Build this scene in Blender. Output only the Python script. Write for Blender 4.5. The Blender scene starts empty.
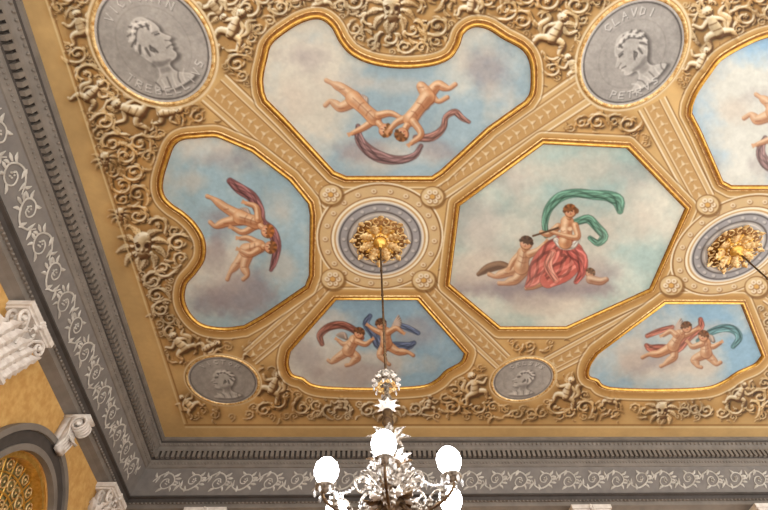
import bpy, math, random
import numpy as np
from mathutils import Vector, Matrix
rng=np.random.default_rng(7); random.seed(7)
scene=bpy.context.scene
try:
    scene.view_settings.view_transform='Standard'
except Exception: pass

# ------------------------------------------------------------------ camera
F=500.0; CAMZ=1.6; HC=6.0; ZC=CAMZ+HC
Dv=np.array([-36,742,500.0]); Dv/=np.linalg.norm(Dv)
Uv=np.array([-18,-337,500.0]); Uv-=Uv.dot(Dv)*Dv; Uv/=np.linalg.norm(Uv)
Xv=np.cross(Dv,Uv)
cam_d=bpy.data.cameras.new('camera'); cam=bpy.data.objects.new('camera',cam_d)
scene.collection.objects.link(cam); scene.camera=cam
cam_d.sensor_width=36; cam_d.lens=F/768*36; cam_d.clip_start=.05; cam_d.clip_end=200
R=Matrix(((Xv[0],-Xv[1],-Xv[2]),(Dv[0],-Dv[1],-Dv[2]),(Uv[0],-Uv[1],-Uv[2])))
cam.matrix_world=Matrix.Translation((0,0,CAMZ))@R.to_4x4()

def P(u,v):            # image pixel cast through the camera -> ceiling plan (x,y)
    c=np.array([u-384.0,v-255.0,F]); t=HC/c.dot(Uv)
    return (c.dot(Xv)*t,c.dot(Dv)*t)
def to_px(X,Y,Z=HC):      # ceiling plan -> image pixel coordinates
    r=Xv[0]*X+Dv[0]*Y+Uv[0]*Z; d=Xv[1]*X+Dv[1]*Y+Uv[1]*Z; f=Xv[2]*X+Dv[2]*Y+Uv[2]*Z
    return 384+F*r/f,255+F*d/f
X0,Y0=P(165,437)
XM=2.88; X1=2*XM-X0; YN=-0.65
ROSE1=P(380,240); ROSE2=(ROSE1[0]+5.21,ROSE1[1]+.03)

# ------------------------------------------------------------------ materials
def lin(c):
    c=np.asarray(c,float)/255.0
    return np.where(c<=.04045,c/12.92,((c+.055)/1.055)**2.4)
def mat(name,col,rough=.6,metal=0,noise=None,nscale=8,bump=0,emit=None,estr=0,trans=0):
    m=bpy.data.materials.new(name); m.use_nodes=True; nt=m.node_tree; b=nt.nodes['Principled BSDF']
    c=list(lin(col))+[1]
    b.inputs['Base Color'].default_value=c; b.inputs['Roughness'].default_value=rough; b.inputs['Metallic'].default_value=metal
    if noise is not None:
        tc=nt.nodes.new('ShaderNodeTexCoord'); n=nt.nodes.new('ShaderNodeTexNoise'); n.inputs['Scale'].default_value=nscale
        n.inputs['Detail'].default_value=6
        r=nt.nodes.new('ShaderNodeValToRGB'); r.color_ramp.elements[0].position=.35; r.color_ramp.elements[1].position=.65
        r.color_ramp.elements[0].color=c; r.color_ramp.elements[1].color=list(lin(noise))+[1]
        nt.links.new(tc.outputs['Object'],n.inputs['Vector']); nt.links.new(n.outputs['Fac'],r.inputs['Fac']); nt.links.new(r.outputs['Color'],b.inputs['Base Color'])
        if bump:
            bp=nt.nodes.new('ShaderNodeBump'); bp.inputs['Strength'].default_value=bump; bp.inputs['Distance'].default_value=.02
            nt.links.new(n.outputs['Fac'],bp.inputs['Height']); nt.links.new(bp.outputs['Normal'],b.inputs['Normal'])
    if emit is not None:
        b.inputs['Emission Color'].default_value=list(lin(emit))+[1]; b.inputs['Emission Strength'].default_value=estr
    if trans: b.inputs['Transmission Weight'].default_value=trans
    return m
def fresco_mat(name,lo=.9,hi=1.08):
    m=bpy.data.materials.new(name); m.use_nodes=True; nt=m.node_tree; b=nt.nodes['Principled BSDF']
    a=nt.nodes.new('ShaderNodeAttribute'); a.attribute_name='pigment'
    tc=nt.nodes.new('ShaderNodeTexCoord'); n=nt.nodes.new('ShaderNodeTexNoise'); n.inputs['Scale'].default_value=14; n.inputs['Detail'].default_value=8
    mr=nt.nodes.new('ShaderNodeMapRange'); mr.inputs['To Min'].default_value=lo; mr.inputs['To Max'].default_value=hi
    mx=nt.nodes.new('ShaderNodeVectorMath'); mx.operation='SCALE'
    nt.links.new(tc.outputs['Object'],n.inputs['Vector']); nt.links.new(n.outputs['Fac'],mr.inputs['Value'])
    nt.links.new(a.outputs['Color'],mx.inputs[0]); nt.links.new(mr.outputs['Result'],mx.inputs['Scale'])
    nt.links.new(mx.outputs['Vector'],b.inputs['Base Color']); b.inputs['Roughness'].default_value=.7
    b.inputs['Specular IOR Level'].default_value=.25
    return m
M_PAINT=fresco_mat('ceiling_distemper'); M_FRESCO=fresco_mat('fresco_plaster'); M_STONE=fresco_mat('grisaille_plaster')
M_GOLD=mat('gilding',(228,184,96),.3,.7,noise=(204,152,66),nscale=20)
M_GOLDD=mat('dark_gilding_and_shade',(158,108,50),.45,.4,noise=(130,86,38),nscale=20)
M_GOLD2=mat('pale_gilding',(232,206,150),.42,.4,noise=(186,136,70),nscale=25)
M_GREY=mat('cornice_grey',(122,113,103),.7,0,noise=(108,100,91),nscale=5)
M_GREYD=mat('cornice_dark_grey',(70,63,58),.75,0,noise=(60,54,49),nscale=6)  # darker grey for the dentil bed, dark mouldings and archivolt
M_FRZ=mat('frieze_ground',(108,102,97),.75,0,noise=(120,113,106),nscale=7)
M_STUC=mat('stucco_relief',(190,183,172),.7,0,noise=(160,153,142),nscale=9)
M_CAP=mat('capital_white',(222,214,204),.65,0,noise=(200,190,180),nscale=12)
M_WALL=mat('ochre_damask',(206,164,98),.75,0,noise=(188,142,76),nscale=11,bump=.15)
M_BRONZE=mat('bronze',(70,52,38),.4,.7,noise=(110,86,58),nscale=30)
M_PEWTER=mat('silvered_metal',(190,180,166),.3,.6,noise=(80,68,58),nscale=40)
M_CRYS=mat('crystal',(240,240,240),.08,0,trans=.6)
M_BULB=mat('lit_glass',(255,255,255),.3,0,emit=(248,250,255),estr=38)
M_GLASS=mat('lunette_glass',(116,112,74),.35,.2,noise=(150,140,90),nscale=14)

# ------------------------------------------------------------------ painter (cartoon for the frescoes, in image pixels)
S=2; U0,U1,V0,V1=-60,850,-60,450
W=int((U1-U0)*S); H=int((V1-V0)*S)
img=np.zeros((H,W,3)); hgt=np.zeros((H,W))
def C(*c): return np.array(c,float)/255.0
def fbm(n0,octs=5,seed=0,gain=.5):
    r=np.random.default_rng(seed); out=np.zeros((H,W)); amp=1; tot=0
    for o in range(octs):
        ny=int(n0*2**o*H/W)+3; nx=int(n0*2**o)+3
        g=r.random((ny,nx)); yy=np.linspace(0,ny-2.001,H); xx=np.linspace(0,nx-2.001,W)
        yi=yy.astype(int); xi=xx.astype(int); fy=yy-yi; fx=xx-xi; fy=fy*fy*(3-2*fy); fx=fx*fx*(3-2*fx)
        a=g[yi][:,xi]; b=g[yi][:,xi+1]; c=g[yi+1][:,xi]; d=g[yi+1][:,xi+1]
        out+=amp*((a*(1-fx)+b*fx)*(1-fy)[:,None]+(c*(1-fx)+d*fx)*fy[:,None]); tot+=amp; amp*=gain
    return out/tot
def gauss(a,s):
    fy=np.fft.fftfreq(a.shape[0])[:,None]; fx=np.fft.rfftfreq(a.shape[1])[None]
    k=np.exp(-2*(math.pi*s)**2*(fx*fx+fy*fy))
    return np.fft.irfft2(np.fft.rfft2(a)*k,s=a.shape)
def win(x0,x1,y0,y1):
    i0=max(0,int((x0-U0)*S)); i1=min(W,int((x1-U0)*S)+1); j0=max(0,int((y0-V0)*S)); j1=min(H,int((y1-V0)*S)+1)
    if i1<=i0 or j1<=j0: return None
    uu=U0+(np.arange(i0,i1)+.5)/S; vv=V0+(np.arange(j0,j1)+.5)/S
    return (slice(j0,j1),slice(i0,i1)),uu[None,:],vv[:,None]
def cr(p,n=8,closed=False):
    p=np.array(p,float); N=len(p)
    if closed: q=np.vstack([p[-1],p,p[0],p[1]]); segs=N
    else: q=np.vstack([2*p[0]-p[1],p,2*p[-1]-p[-2]]); segs=N-1
    out=[]
    for i in range(segs):
        a,b,c,d=q[i:i+4]
        for k in range(n):
            t=k/n; out.append(.5*((2*b)+(c-a)*t+(2*a-5*b+4*c-d)*t*t+(3*b-a-3*c+d)*t**3))
    if not closed: out.append(p[-1])
    out=np.array(out)
    if out.shape[1]>2: out[:,2]=np.maximum(out[:,2],.2 if p[:,2].max()>.1 else .002)
    return out
def chain(pts,pad=2.0):
    pts=np.asarray(pts,float); m=pts[:,2].max()+pad
    w=win(pts[:,0].min()-m,pts[:,0].max()+m,pts[:,1].min()-m,pts[:,1].max()+m)
    if w is None: return None
    sl,uu,vv=w; sd=np.full((vv.shape[0],uu.shape[1]),1e3); hh=np.zeros_like(sd)
    y0,x0=sl[0].start,sl[1].start
    for a,b in zip(pts[:-1],pts[1:]):
        mm=max(a[2],b[2])+pad
        w2=win(min(a[0],b[0])-mm,max(a[0],b[0])+mm,min(a[1],b[1])-mm,max(a[1],b[1])+mm)
        if w2 is None: continue
        s2,u2,v2=w2; loc=(slice(s2[0].start-y0,s2[0].stop-y0),slice(s2[1].start-x0,s2[1].stop-x0))
        if loc[0].start<0 or loc[1].start<0: continue
        dx,dy=b[0]-a[0],b[1]-a[1]; L=dx*dx+dy*dy+1e-9
        t=np.clip(((u2-a[0])*dx+(v2-a[1])*dy)/L,0,1)
        d2=(u2-a[0]-t*dx)**2+(v2-a[1]-t*dy)**2; r=a[2]+t*(b[2]-a[2])
        q=sd[loc]; dd=(np.sqrt(d2)-r)[:q.shape[0],:q.shape[1]]; np.minimum(q,dd,out=q)
        q=hh[loc]; hq=np.sqrt(np.maximum(r*r-d2,0))[:q.shape[0],:q.shape[1]]; np.maximum(q,hq,out=q)
    return sl,sd,hh
def over(sl,al,col):
    img[sl]=img[sl]*(1-al[...,None])+np.asarray(col)*al[...,None]
def stroke(pts,col,soft=.5,alpha=1.0,sm=True):
    p=cr(pts,5) if (sm and len(pts)>2) else np.array(pts,float)
    r=chain(p,soft*2+1)
    if r is None: return
    sl,sd,hh=r; over(sl,alpha*np.clip(.5-sd/(2*soft),0,1),col)
def hst(pts,k=1.0,sm=True,n=5):
    p=cr(pts,n) if (sm and len(pts)>2) else np.array(pts,float)
    r=chain(p)
    if r is None: return
    sl,sd,hh=r; hgt[sl]=np.maximum(hgt[sl],hh*k)
def hclear(cx,cy,rx,ry,lvl=0):
    w=win(cx-rx,cx+rx,cy-ry,cy+ry)
    if w is None: return
    sl,uu,vv=w; m=((uu-cx)/rx)**2+((vv-cy)/ry)**2<1
    hgt[sl]=np.where(m,lvl,hgt[sl])
def ellip(cx,cy,rx,ry,col,soft=.6,alpha=1,ang=0):
    m=max(rx,ry)+soft*2
    w=win(cx-m,cx+m,cy-m,cy+m)
    if w is None: return
    sl,uu,vv=w; ca,sa=math.cos(ang),math.sin(ang)
    x=(uu-cx)*ca+(vv-cy)*sa; y=-(uu-cx)*sa+(vv-cy)*ca
    d=np.sqrt((x/rx)**2+(y/ry)**2); sd=(d-1)*min(rx,ry)
    over(sl,alpha*np.clip(.5-sd/(2*soft),0,1),col)
def sdf_poly(poly,uu,vv):
    d=None; ins=None; N=len(poly)
    for i in range(N):
        a=poly[i]; b=poly[(i+1)%N]; dx,dy=b[0]-a[0],b[1]-a[1]
        t=np.clip(((uu-a[0])*dx+(vv-a[1])*dy)/(dx*dx+dy*dy+1e-12),0,1)
        dd=(uu-a[0]-t*dx)**2+(vv-a[1]-t*dy)**2
        c=((a[1]>vv)!=(b[1]>vv))&(uu<(dx*(vv-a[1])/(dy if abs(dy)>1e-12 else 1e-12)+a[0]))
        if d is None: d=dd; ins=c
        else: d=np.minimum(d,dd); ins=ins^c
    return np.where(ins,-1,1)*np.sqrt(d)

def outline(parts):
    out=[]
    for k,pts in parts:
        q=cr(pts,6) if k=='c' else np.array(pts,float)
        out+= [tuple(x) for x in q]
    res=[out[0]]
    for p in out[1:]:
        if (p[0]-res[-1][0])**2+(p[1]-res[-1][1])**2>.5: res.append(p)
    if (res[0][0]-res[-1][0])**2+(res[0][1]-res[-1][1])**2<.5: res.pop()
    return res
PA=outline([('c',[(263,92),(262,78),(266,58),(271,43),(288,29),(305,20),(320,18),(332,26),(341,42),(352,54),(372,63),(400,67),(430,65),(449,58),(458,46),(463,33),(474,26),(488,28),(504,38),(522,48),(530,60),(532,75),(531,92),(526,101)]),
            ('l',[(488,128),(441,171),(432,177),(346,177),(334,172),(286,120),(266,100)])])
PB=outline([('l',[(309,203),(311,215),(310,275),(306,286)]),('l',[(262,316),(244,326)]),('c',[(243,326),(225,328),(204,325),(191,315),(184,300),(186,284),(196,272),(204,258),(204,240),(196,225),(184,213),(171,204),(163,194),(162,180),(167,162),(173,146),(182,139),(198,137),(214,136),(222,138)]),('l',[(252,151),(290,180)])])
PCo=[(543,143),(627,147),(686,208),(650,289),(566,327),(500,327),(449,284),(459,205)]
PD=outline([('l',[(336,299),(417,299)]),('l',[(465,353)]),('c',[(465,353),(461,362),(447,370),(436,380),(420,386),(376,388),(330,387),(312,384),(303,378),(292,374),(288,363),(290,351)])])
def shiftp(poly,dx):
    o=[]
    for u,v in poly:
        x,y=P(u,v); o.append(to_px(x+dx,y))
    return o
PF=shiftp(PA,5.21); PE=shiftp(PD,5.19)
def plan(poly): return [P(u,v) for u,v in poly]
panels=[('putti_fresco',PA),('cherub_fresco',PB),('muse_fresco',PCo),('garland_putti_fresco',PD),('garland_putti_fresco',PE),('putti_fresco',PF)]

# --- ground colour
n1=fbm(10,6,1); n2=fbm(60,4,2); n3=fbm(5,5,3); nh=fbm(260,3,21,.7)
img[:]=C(212,176,118)
img*= (1+.20*(n1-.5)+.10*(n2-.5))[...,None]

meds=[(154,46,58,49,-.12),(632,55,53,49,-.1),(223,381,35,26,0),(523,380,31.5,26,0)]
MEDR=[.645,.60,.60,.545]
MEDC=[P(m[0],m[1]) for m in meds]
def med_uv(i,r,n=64):
    return [to_px(MEDC[i][0]+r*math.cos(a),MEDC[i][1]+r*math.sin(a)) for a in np.linspace(0,2*math.pi,n,endpoint=False)]
def circ_uv(c,r,n=64,close=True):
    q=[to_px(c[0]+r*math.cos(a),c[1]+r*math.sin(a)) for a in np.linspace(0,2*math.pi,n+1)]
    return q if close else q[:-1]

# --- ribs
ribs=[((334,198),(214,88),15,19),((428,193),(590,84),15,18),((336,284),(250,357),12,10),((424,286),(503,362),12,10),
      ((702,200),(652,104),14,16),((690,292),(549,366),12,10),((765,215),(850,160),14,16),((770,292),(850,350),12,10)]
def dseg(u,v,a,b):
    dx,dy=b[0]-a[0],b[1]-a[1]; t=min(1,max(0,((u-a[0])*dx+(v-a[1])*dy)/(dx*dx+dy*dy)))
    return math.hypot(u-a[0]-t*dx,v-a[1]-t*dy)

# --- ornament packing
XB=lambda v:22+.327*v+24
def margin(u,v):
    return min((u-XB(v))*.95, 423-v)
polys_np=[p for _,p in panels]
NCN=11000
cand_u=rng.uniform(25,845,NCN); cand_v=rng.uniform(-50,423,NCN)
dist=np.full(NCN,99.0)
for p in polys_np: dist=np.minimum(dist,sdf_poly(p,cand_u,cand_v)-10)
for i in range(4): dist=np.minimum(dist,sdf_poly(med_uv(i,MEDR[i]*1.08,32),cand_u,cand_v)-1)
for c in (ROSE1,ROSE2): dist=np.minimum(dist,sdf_poly(circ_uv(c,.92,32,False),cand_u,cand_v)-3)
for k in range(NCN):
    u,v=cand_u[k],cand_v[k]
    for a,b,w0,w1 in ribs: dist[k]=min(dist[k],dseg(u,v,a,b)-max(w0,w1)-1)
    dist[k]=min(dist[k],margin(u,v))
def leafs(x,y,a,L,w,bend=None):
    pts=[(x,y,w*.7)]
    a2=a; bd=bend if bend is not None else .5*random.choice((-1,1))
    for k in range(1,4):
        a2+=bd
        x+=math.cos(a2)*L/3; y+=math.sin(a2)*L/3*.85
        pts.append((x,y,w*(1.15-.27*k)))
    hst(pts,1.0,n=3)
def acanthus(x,y,a,L,bend=.35,w=None):
    w=L*.10 if w is None else w
    n=5; px,py,pa=x,y,a; pts=[(x,y,w)]
    for k in range(n):
        pa+=bend*.6; px+=math.cos(pa)*L/n; py+=math.sin(pa)*L/n*.85; pts.append((px,py,w*(1-.14*k)))
        l=L*(.42-.06*k)
        for s in (-1,1): leafs(px,py,pa+s*(.95-.08*k),l,max(.6,w*(1.05-.1*k)),-s*.22+bend*.3)
    hst(pts,1.5)
    for (qx,qy,_) in pts[1:-1]: veins.append((qx,qy,max(.35,w*.25)))
veins=[]
def scroll(cx,cy,Rr,a0,d,turn=1.2):
    pts=[]; n=18
    for k in range(n+1):
        t=k/n; r=Rr*(1-.85*t); a=a0+d*turn*2*math.pi*t
        pts.append((cx+r*math.cos(a),cy+r*math.sin(a)*.85,max(.5,Rr*.13*(1-.35*t))))
    for k in (0,2,4,6,8,11):
        t=k/n; r=Rr*(1-.85*t); a=a0+d*turn*2*math.pi*t
        leafs(cx+r*math.cos(a),cy+r*math.sin(a)*.85,a+d*.8,Rr*.66,max(.7,Rr*.15),d*.45)
        if k%4==0: leafs(cx+r*math.cos(a),cy+r*math.sin(a)*.85,a+math.pi+d*.6,Rr*.3,max(.5,Rr*.09),d*.4)
    acanthus(pts[0][0],pts[0][1],a0+d*-.9,Rr*1.0,-d*.35,Rr*.11)
    hst(pts,1.6,sm=False)
    x,y,_=pts[-1]
    for q in range(5):
        hst([(x+Rr*.15*math.cos(q*1.257),y+Rr*.13*math.sin(q*1.257),Rr*.09)]*2,1.5,sm=False)
    hst([(x,y,Rr*.08),(x+.1,y,Rr*.08)],2.6,sm=False)
placed=[]
order=np.argsort(-np.minimum(dist,15)+rng.uniform(0,2,NCN))
for k in order:
    r=min(dist[k],15.0)
    u,v=cand_u[k],cand_v[k]
    r*= .66+.30*min(1,max(0,(430-v)/430))
    if r<3.6: continue
    ok=True
    for (a,b,c) in placed:
        if math.hypot(u-a,(v-b)*1.15)<(r+c)*.70: ok=False;break
    if not ok: continue
    placed.append((u,v,r)); scroll(u,v,r*.92,random.uniform(0,6.28),random.choice((-1,1)))
for k in rng.permutation(NCN)[:3600]:
    r=min(dist[k],5.0)
    if r<1.6: continue
    u,v=cand_u[k],cand_v[k]
    if any(math.hypot(u-a,v-b)<c*.6+1 for a,b,c in placed): continue
    acanthus(u,v,random.uniform(0,6.28),r*1.8,random.choice((-.4,.4)),max(.5,r*.2))

detail=[]; lines=[]; figm=[]
def hfig(cx,cy,s,ang=0,flip=1,clear=True):
    s=s*1.08
    ca,sa=math.cos(ang),math.sin(ang)
    def T(x,y,r): 
        x*=flip; return (cx+(x*ca-y*sa)*s,cy+(x*sa+y*ca)*s*.9,r*s)
    if clear:
        hclear(cx,cy,s*1.0,s*1.2,.15)
    figm.append((cx,cy,s))
    k=1.5
    q=T(-.1,-.6,0); acanthus(q[0],q[1],ang-2.4 if flip>0 else ang-.7,s*.9,.3,s*.08)
    hst([T(.7,.2,.1),T(.9,-.2,.16),T(.6,-.7,.13),T(.9,-1.0,.06)],1.2)
    hst([T(0,-.55,.22),T(.05,-.15,.28),T(.12,.3,.32)],k)
    hst([T(.1,.3,.22),T(-.5,.45,.18),T(-.55,1.0,.11),T(-.78,1.1,.08)],k)
    hst([T(.2,.35,.22),T(.75,.5,.17),T(.95,1.05,.11),T(1.15,1.05,.08)],k)
    hst([T(-.15,-.5,.13),T(-.6,-.2,.11),T(-.95,-.5,.08)],k)
    hst([T(.2,-.5,.13),T(.6,-.25,.11),T(.6,.25,.08)],k)
    hx,hy,hr=T(0,-.98,.23)
    for b in range(7):
        a=ang-math.pi/2-1.5+b*.5; hst([(hx+hr*math.cos(a)*.9,hy+hr*math.sin(a)*.9,hr*.35)]*2,2.2,sm=False)
    hst([(hx,hy,hr),(hx+.4,hy+.2,hr)],1.8,sm=False)
    for ex,ey in ((-.36,-.02),(.36,-.02),(0,.5)):
        detail.append((hx+(ex*ca-ey*sa)*hr,hy+(ex*sa+ey*ca)*hr,hr*.15))
    for (a_,b_) in (((-.16,-.25),(.2,-.28)),((-.1,.12),(.3,.1)),((.0,.45),(.3,.5)),((-.55,.6),(-.4,.75)),((.75,.7),(.9,.8))):
        p1=T(a_[0],a_[1],0); p2=T(b_[0],b_[1],0); lines.append((p1[0],p1[1],p2[0],p2[1],s*.035))
def mask_face(cx,cy,s):
    hclear(cx,cy,s*1.5,s*1.4,.1)
    for a in np.linspace(0,6.28,11)[:-1]:
        acanthus(cx+math.cos(a)*s*.6,cy+math.sin(a)*s*.6,a+.2,s*.95,.3*math.copysign(1,math.cos(a)),s*.10)
    hst([(cx,cy-s*.35,s*.52),(cx,cy+s*.35,s*.38)],1.2,sm=False)
    hst([(cx,cy-s*.2,s*.10),(cx,cy+s*.15,s*.15)],4.5,sm=False)
    for q in (-1,1):
        hst([(cx+q*s*.42,cy-s*.3,s*.09),(cx+q*.25*s,cy-s*.36,s*.1),(cx+q*.1*s,cy-s*.25,s*.08)],6)
        hst([(cx+q*s*.25,cy+s*.15,s*.16)]*2,3.2,sm=False)
        hst([(cx+q*s*.05,cy+s*.3,s*.08),(cx+q*s*.25,cy+s*.33,s*.08),(cx+q*s*.4,cy+s*.5,s*.06)],5)
        detail.append((cx+q*s*.25,cy-s*.13,s*.14))
    lines.append((cx-.18*s,cy+.47*s,cx+.18*s,cy+.47*s,s*.09))
    figm.append((cx,cy,s))
for a in [(232,28,17,.5,1),(214,8,13,2.4,-1),(134,112,18,-1.1,1),(166,114,13,1.3,-1),(80,28,15,-.2,1),(92,95,14,.6,-1),
          (556,34,18,.35,-1),(573,68,12,-.4,1),(714,28,18,-.35,1),(700,62,13,.5,1),(181,346,13,-.6,1),(272,386,13,.5,1),(190,404,10,-.9,-1),
          (476,388,13,-.3,-1),(566,392,13,.4,1),(208,347,10,1.2,1),(470,5,13,.3,1),(318,0,12,-.3,1),(250,352,8,.2,1),(740,395,11,.3,-1),(610,398,9,.2,1),(340,405,8,0,1),(430,405,8,0,-1)]:
    hfig(*a)
mask_face(143,247,17); mask_face(388,411,10); mask_face(662,411,11); mask_face(392,10,17); mask_face(120,215,8); mask_face(105,160,9)

# --- trompe l'oeil modelling of the painted stucco
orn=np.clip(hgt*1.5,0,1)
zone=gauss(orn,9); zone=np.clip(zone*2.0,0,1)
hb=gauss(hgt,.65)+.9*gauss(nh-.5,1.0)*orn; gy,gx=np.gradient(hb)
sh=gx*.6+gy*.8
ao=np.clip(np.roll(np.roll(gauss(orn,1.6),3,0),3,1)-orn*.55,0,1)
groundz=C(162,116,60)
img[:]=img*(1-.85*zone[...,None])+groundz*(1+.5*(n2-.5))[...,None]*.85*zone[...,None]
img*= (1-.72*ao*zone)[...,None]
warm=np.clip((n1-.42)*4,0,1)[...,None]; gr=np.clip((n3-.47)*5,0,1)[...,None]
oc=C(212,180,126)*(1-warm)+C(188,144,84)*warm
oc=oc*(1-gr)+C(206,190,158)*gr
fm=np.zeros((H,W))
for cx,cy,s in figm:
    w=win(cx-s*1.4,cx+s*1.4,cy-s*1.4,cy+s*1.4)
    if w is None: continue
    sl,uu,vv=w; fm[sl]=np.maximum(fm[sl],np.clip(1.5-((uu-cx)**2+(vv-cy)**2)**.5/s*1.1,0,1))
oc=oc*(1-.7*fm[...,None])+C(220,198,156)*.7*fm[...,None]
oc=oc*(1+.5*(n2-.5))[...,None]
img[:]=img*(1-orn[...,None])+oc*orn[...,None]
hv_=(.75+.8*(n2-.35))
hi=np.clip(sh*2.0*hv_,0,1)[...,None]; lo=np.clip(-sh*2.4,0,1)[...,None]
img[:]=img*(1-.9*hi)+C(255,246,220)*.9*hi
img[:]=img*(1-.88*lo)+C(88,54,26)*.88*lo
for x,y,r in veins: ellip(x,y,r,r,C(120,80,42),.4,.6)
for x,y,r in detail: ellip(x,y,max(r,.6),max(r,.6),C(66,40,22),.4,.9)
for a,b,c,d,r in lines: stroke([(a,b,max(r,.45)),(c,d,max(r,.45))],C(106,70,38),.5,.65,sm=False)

# --- margin lines
stroke([(XB(-60),-60,.9),(XB(425),425,.7)],C(238,216,166),.5,.8,sm=False)
stroke([(XB(-60)+3,-60,.6),(XB(423)+3,423,.6)],C(140,98,52),.5,.8,sm=False)
stroke([(XB(425),425,.8),(900,425,.8)],C(150,108,58),.5,.8,sm=False)
stroke([(XB(427),427.2,.8),(900,427.2,.8)],C(238,216,166),.5,.8,sm=False)

# --- ribs paint
for a,b,w0,w1 in ribs:
    dx,dy=b[0]-a[0],b[1]-a[1]; L=math.hypot(dx,dy); nx,ny=-dy/L,dx/L
    def rp(t,o): 
        w=w0+(w1-w0)*t
        return (a[0]+dx*t+nx*o*w,a[1]+dy*t+ny*o*w)
    poly=[rp(0,-1),rp(1,-1),rp(1,1),rp(0,1)]
    us=[p[0] for p in poly]; vs=[p[1] for p in poly]
    w=win(min(us)-3,max(us)+3,min(vs)-3,max(vs)+3)
    if w is None: continue
    sl,uu,vv=w; sd=sdf_poly(poly,uu,vv); over(sl,np.clip(.5-sd,0,1)*.85,C(214,180,126))
    poly=[rp(0,-.5),rp(1,-.5),rp(1,.5),rp(0,.5)]; sd=sdf_poly(poly,uu,vv); over(sl,np.clip(.5-sd,0,1)*.6,C(190,148,92))
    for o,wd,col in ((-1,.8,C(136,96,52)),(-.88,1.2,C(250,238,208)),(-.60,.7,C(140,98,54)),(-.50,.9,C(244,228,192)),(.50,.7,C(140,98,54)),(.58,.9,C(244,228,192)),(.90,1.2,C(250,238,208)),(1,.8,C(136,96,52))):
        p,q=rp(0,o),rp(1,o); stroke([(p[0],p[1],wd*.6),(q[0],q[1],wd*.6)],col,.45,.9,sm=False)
    n=int(L/9)
    for i in range(n):
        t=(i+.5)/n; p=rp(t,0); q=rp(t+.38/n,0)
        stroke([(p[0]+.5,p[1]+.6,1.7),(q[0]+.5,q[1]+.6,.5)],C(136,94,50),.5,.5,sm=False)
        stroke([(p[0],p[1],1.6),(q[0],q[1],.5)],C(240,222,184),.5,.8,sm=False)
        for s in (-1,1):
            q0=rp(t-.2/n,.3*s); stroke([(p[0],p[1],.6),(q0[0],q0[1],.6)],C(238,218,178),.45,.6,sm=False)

# --- panel surrounds
sdcache={}
for idx,(nm,poly) in enumerate(panels):
    us=[p[0] for p in poly]; vs=[p[1] for p in poly]
    w=win(min(us)-24,max(us)+24,min(vs)-24,max(vs)+24)
    if w is None: continue
    sl,uu,vv=w; sd=sdf_poly(poly,uu,vv); sdcache[idx]=(sl,sd,uu,vv)
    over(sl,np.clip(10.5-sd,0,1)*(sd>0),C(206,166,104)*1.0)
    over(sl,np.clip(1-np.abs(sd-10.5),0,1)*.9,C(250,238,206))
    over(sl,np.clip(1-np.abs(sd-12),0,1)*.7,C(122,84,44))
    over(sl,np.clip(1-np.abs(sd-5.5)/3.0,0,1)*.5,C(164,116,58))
# --- rose rings
def ring(c,r0,r1,col,alpha=1):
    a=circ_uv(c,r1,72,False); b=circ_uv(c,r0,72,False)
    us=[p[0] for p in a]; vs=[p[1] for p in a]; w=win(min(us)-2,max(us)+2,min(vs)-2,max(vs)+2)
    if w is None: return
    sl,uu,vv=w; sa=sdf_poly(a,uu,vv); al=np.clip(.5-sa,0,1)
    if r0>0: al=al*np.clip(.5+sdf_poly(b,uu,vv),0,1)
    over(sl,al*alpha,col)
for c in (ROSE1,ROSE2):
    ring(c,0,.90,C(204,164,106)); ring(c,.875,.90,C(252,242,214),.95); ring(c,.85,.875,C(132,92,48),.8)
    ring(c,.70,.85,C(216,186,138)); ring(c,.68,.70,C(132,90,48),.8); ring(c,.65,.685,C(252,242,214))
    ring(c,0,.62,C(166,163,162)); ring(c,.595,.625,C(238,230,214)); ring(c,.56,.58,C(92,86,84)); ring(c,0,.46,C(186,180,172)); ring(c,.445,.47,C(104,96,92)); ring(c,.40,.42,C(222,214,204))
    for i in range(22):
        a=i/22*2*math.pi; p=to_px(c[0]+.775*math.cos(a),c[1]+.775*math.sin(a)); ellip(p[0]+.6,p[1]+.7,2.9,2.5,C(140,96,54),.5,.7); ellip(p[0],p[1],2.6,2.2,C(246,232,200),.5,.85); ellip(p[0],p[1],1.0,.9,C(168,122,72),.5,.8)
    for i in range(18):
        a=i/18*2*math.pi; p=to_px(c[0]+.515*math.cos(a),c[1]+.515*math.sin(a)); ellip(p[0]+.5,p[1]+.6,2,1.7,C(98,94,92),.5,.6); ellip(p[0],p[1],1.8,1.5,C(220,214,208),.5,.8)
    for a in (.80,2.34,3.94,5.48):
        p=to_px(c[0]+.98*math.cos(a),c[1]+.98*math.sin(a))
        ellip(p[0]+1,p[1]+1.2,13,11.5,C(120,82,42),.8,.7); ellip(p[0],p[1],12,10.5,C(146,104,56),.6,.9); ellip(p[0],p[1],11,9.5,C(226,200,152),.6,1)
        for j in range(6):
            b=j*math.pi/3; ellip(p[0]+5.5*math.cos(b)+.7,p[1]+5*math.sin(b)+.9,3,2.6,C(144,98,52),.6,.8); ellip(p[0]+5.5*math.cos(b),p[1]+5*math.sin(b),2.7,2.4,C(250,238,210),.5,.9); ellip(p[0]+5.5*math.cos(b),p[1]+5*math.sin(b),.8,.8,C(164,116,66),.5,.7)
        ellip(p[0]+.5,p[1]+.6,3,2.7,C(132,88,46),.5,.8); ellip(p[0],p[1],2.5,2.2,C(222,174,98),.5,1)

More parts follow.
